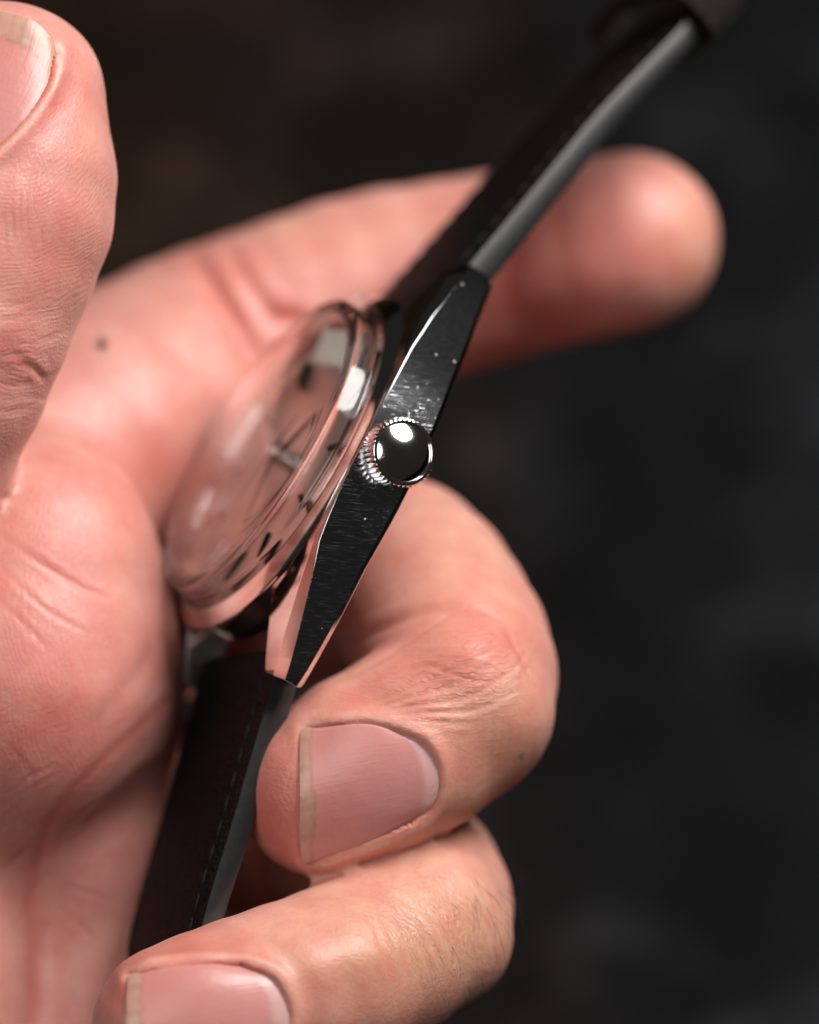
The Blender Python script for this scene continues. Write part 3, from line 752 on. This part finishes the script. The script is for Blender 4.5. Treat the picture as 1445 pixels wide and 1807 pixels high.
def flank(sign):
    v, f, mi = [], [], []
    secs = [flank_section(t) for t in T_]
    ns = len(secs[0])
    for t, s_ in zip(T_, secs):
        ym = t
        for q, (c_, z) in enumerate(s_):
            yy = t
            if abs(t) > 21.0: yy = math.copysign(21.3 - (0.0 if 3 <= q <= 4 else 0.25 if q in (2, 5) else 0.55), t)
            if yy > 10: z -= 0.25 * (t - 10) / 11 if q < 4 else 0
            v.append((sign * c_, yy, z))
    for i in range(len(T_) - 1):
        for q in range(ns):
            q2 = (q + 1) % ns
            f.append((i * ns + q, i * ns + q2, (i + 1) * ns + q2, (i + 1) * ns + q)); mi.append(1 if q == 3 else 0)
    f.append(tuple(range(ns))); mi.append(0); f.append(tuple(range((len(T_) - 1) * ns, len(T_) * ns))[::-1]); mi.append(0)
    o = new_obj('lug_flank', v, f, STEEL, case, smooth=True, sharp=14)
    o.data.materials.append(FLANK)
    o.data.polygons.foreach_set('material_index', mi)
    bevel(o, 0.10, 2, 14)
    return o
flank(1); flank(-1)

# crown
def crown():
    Nt = 40; seg = Nt * 6; v, f = [], []
    cz = -1.2
    prof = [(1.6, 17.3, 0), (2.3, 17.75, 0), (2.72, 17.95, 0.6), (2.86, 18.3, 1), (2.88, 19.9, 1), (2.84, 20.22, 0.8), (2.72, 20.42, 0.15), (2.66, 20.46, 0), (2.46, 20.47, 0), (2.40, 20.38, 0)]
    RC_ = 2.38 / math.sin(math.radians(33)); prof += [(RC_ * math.sin(a), 20.3 + RC_ * (math.cos(a) - math.cos(math.radians(33))), 0) for a in np.linspace(math.radians(33), 0, 14)[:-1]]
    for i in range(seg):
        a = 2 * math.pi * i / seg
        tooth = abs(((Nt * a / (2 * math.pi)) % 1.0) * 2 - 1)
        for r, x, k_ in prof:
            rr = r * 1.1 - 0.24 * k_ * (1 - tooth ** 0.7)
            v.append((x, rr * math.cos(a), cz + rr * math.sin(a)))
    n_ = len(prof)
    for i in range(seg):
        for j in range(n_ - 1):
            i2 = (i + 1) % seg; f.append((i * n_ + j, i2 * n_ + j, i2 * n_ + j + 1, i * n_ + j + 1))
    v.append((20.3 + RC_ * (1 - math.cos(math.radians(33))), 0, cz)); k_ = len(v) - 1
    for i in range(seg): f.append((i * n_ + n_ - 1, ((i + 1) % seg) * n_ + n_ - 1, k_))
    return new_obj('crown', v, f, CROWN, watch, smooth=True, sharp=32)
crown()
# dark recess collar behind the crown
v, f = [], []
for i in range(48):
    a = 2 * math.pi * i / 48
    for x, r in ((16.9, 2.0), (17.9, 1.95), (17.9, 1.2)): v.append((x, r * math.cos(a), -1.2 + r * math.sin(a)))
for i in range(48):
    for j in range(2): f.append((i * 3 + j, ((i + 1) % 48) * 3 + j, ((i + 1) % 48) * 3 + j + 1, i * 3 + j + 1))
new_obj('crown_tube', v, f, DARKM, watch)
# spring bars
for s_ in (1, -1):
    v, f = [], []
    yb, zb = (19.0, -3.1) if s_ > 0 else (-19.2, -4.0)
    for i in range(20):
        a = 2 * math.pi * i / 20
        for x, r in ((-9.7, 0.4), (-8.9, 0.4), (-8.9, 0.75), (8.9, 0.75), (8.9, 0.4), (9.7, 0.4)): v.append((x, yb + r * math.cos(a), zb + r * math.sin(a)))
    for i in range(20):
        for j in range(5): f.append((i * 6 + j, ((i + 1) % 20) * 6 + j, ((i + 1) % 20) * 6 + j + 1, i * 6 + j + 1))
    new_obj('spring_bar', v, f, STEEL, watch, sharp=40)

# strap halves: padded section lofted along a path in the y-z plane
def strap(path, w0, w1, h0, h1, name):
    path = spline(path, 10); L = np.concatenate([[0], np.cumsum(np.linalg.norm(np.diff(path, axis=0), axis=1))])
    T = np.gradient(path, axis=0); T /= np.linalg.norm(T, axis=1, keepdims=True)
    sgn = 1 if path[-1][0] > path[0][0] else -1
    Nn = np.stack([-T[:, 1], T[:, 0]], 1) * sgn
    v, f, mi = [], [], []
    def section(wd_, h):
        a = wd_ / 2; b = 0.5
        pts = [(-a, -0.15 * h), (-a + 0.05, -0.02), (-a + 0.45, 0.0 + 0.10)]
        for x in np.linspace(-a + 1.6, a - 1.6, 9): pts.append((x, 0.12 + 0.55 * (1 - (x / a) ** 2) ** 0.8))
        pts += [(a - 0.45, 0.10), (a - 0.05, -0.02), (a, -0.15 * h), (a, -h * 0.85), (a - 0.15, -h), (-a + 0.15, -h), (-a, -h * 0.85)]
        return pts
    ns = len(section(18, 2))
    face_of = []
    for i in range(len(path)):
        k_ = L[i] / L[-1]; sct = section(w0 + (w1 - w0) * k_, h0 + (h1 - h0) * k_)
        for x, z in sct: v.append((x, path[i][0] + Nn[i][0] * z, path[i][1] + Nn[i][1] * z))
    edge_q = {0, ns - 1, 13, 14, 15, ns - 2}
    for i in range(len(path) - 1):
        for q in range(ns):
            f.append((i * ns + q, i * ns + (q + 1) % ns, (i + 1) * ns + (q + 1) % ns, (i + 1) * ns + q))
            mi.append(1 if q in (0, 13, 14, 15, ns - 2, ns - 1) else 0)
    f.append(tuple(range(ns))); f.append(tuple(range((len(path) - 1) * ns, len(path) * ns))[::-1]); mi += [1, 1]
    o = new_obj(name, v, f, LEATHER, watch, sharp=40); o.data.materials.append(EDGE); o.data.polygons.foreach_set('material_index', mi)
    # stitches, one small capsule each
    st = None
    for side in (1, -1):
        s_ = 3.2
        while s_ < L[-1] - 2:
            k_ = s_ / L[-1]; a = (w0 + (w1 - w0) * k_) / 2 - 1.75
            y = np.interp(s_, L, path[:, 0]); z = np.interp(s_, L, path[:, 1]); j = min(int(np.searchsorted(L, s_)), len(path) - 1)
            tt = T[j]; nn = Nn[j]
            X = Vector((0.06 * side, tt[0], tt[1])).normalized(); Zv = Vector((0, nn[0], nn[1])); Yv = Zv.cross(X).normalized(); Zv = X.cross(Yv)
            mm = Matrix((X, Yv, Zv)).transposed().to_4x4(); mm.translation = Vector((side * a, y + nn[0] * 0.34, z + nn[1] * 0.34)) * 1e-3
            if st is None:
                vv, ff = [], []
                prof = [(-0.85, 0.05), (-0.7, 0.17), (0, 0.21), (0.7, 0.17), (0.85, 0.05)]
                for x, r in prof:
                    for q in range(6): vv.append((x, r * math.cos(q * 1.0472), r * math.sin(q * 1.0472) - 0.05 * abs(x)))
                for p_ in range(4):
                    for q in range(6): ff.append((p_ * 6 + q, p_ * 6 + (q + 1) % 6, p_ * 6 + 6 + (q + 1) % 6, p_ * 6 + 6 + q))
                st = new_obj('stitch', vv, ff, THREAD, o); so = st
            else:
                so = st.copy(); COL.objects.link(so); so.parent = o
            so.matrix_local = mm
            s_ += 2.25
    return o, path, L, T, Nn
up_path = [(18.2, -2.2), (19.8, -2.2), (22.5, -2.9), (32.2, -5.3), (42.8, -7.9), (52.5, -11.0), (60, -13.3), (68, -16.0), (76, -19.0)]
lo_path = [(-18.3, -3.0), (-20.0, -3.2), (-22, -3.9), (-26, -4.6), (-34, -6.2), (-42, -7.7), (-46, -9.0), (-48.5, -12.0), (-49.5, -17), (-49.5, -24)]
up, upth, upL, upT, upN = strap(up_path, 18.4, 15.6, 2.7, 1.7, 'strap')
lo, *_ = strap(lo_path, 18.4, 16.0, 2.4, 1.5, 'strap')
up['label'] = 'upper strap half with shiny grey edge'; lo['label'] = 'lower strap half running down behind the fingers'
# keeper loop near the far end of the upper half
def keeper(s_, wd_, half):
    v, f = [], []
    y = np.interp(s_, upL, upth[:, 0]); z = np.interp(s_, upL, upth[:, 1]); j = int(np.searchsorted(upL, s_)); tt, nn = upT[j], upN[j]
    loop = []
    for (x, h) in [(-wd_, -2.2), (-wd_ - 0.2, -0.6), (-wd_ + 0.2, 1.6), (-wd_ + 2.0, 2.6), (0, 3.0), (wd_ - 2.0, 2.6), (wd_ - 0.2, 1.6), (wd_ + 0.2, -0.6), (wd_, -2.2), (wd_ - 1.2, -2.9), (0, -3.1), (-wd_ + 1.2, -2.9)]: loop.append((x, h))
    loop = spline(loop + [loop[0]], 5)[:-1]; ctr = loop.mean(0)
    for (x, h) in loop:
        d = (np.array([x, h]) - ctr); d /= np.linalg.norm(d)
        for e, s2 in ((0, -half), (1, -half), (1, half), (0, half)):
            X = x + d[0] * 1.1 * e; H = h + d[1] * 1.1 * e
            v.append((X, y + tt[0] * s2 + nn[0] * H, z + tt[1] * s2 + nn[1] * H))
    n_ = len(loop)
    for i in range(n_):
        for q in range(4): f.append((i * 4 + q, i * 4 + (q + 1) % 4, ((i + 1) % n_) * 4 + (q + 1) % 4, ((i + 1) % n_) * 4 + q))
    return new_obj('keeper', v, f, LEATHER, up, sharp=50)
keeper(41.5, 8.6, 2.2)
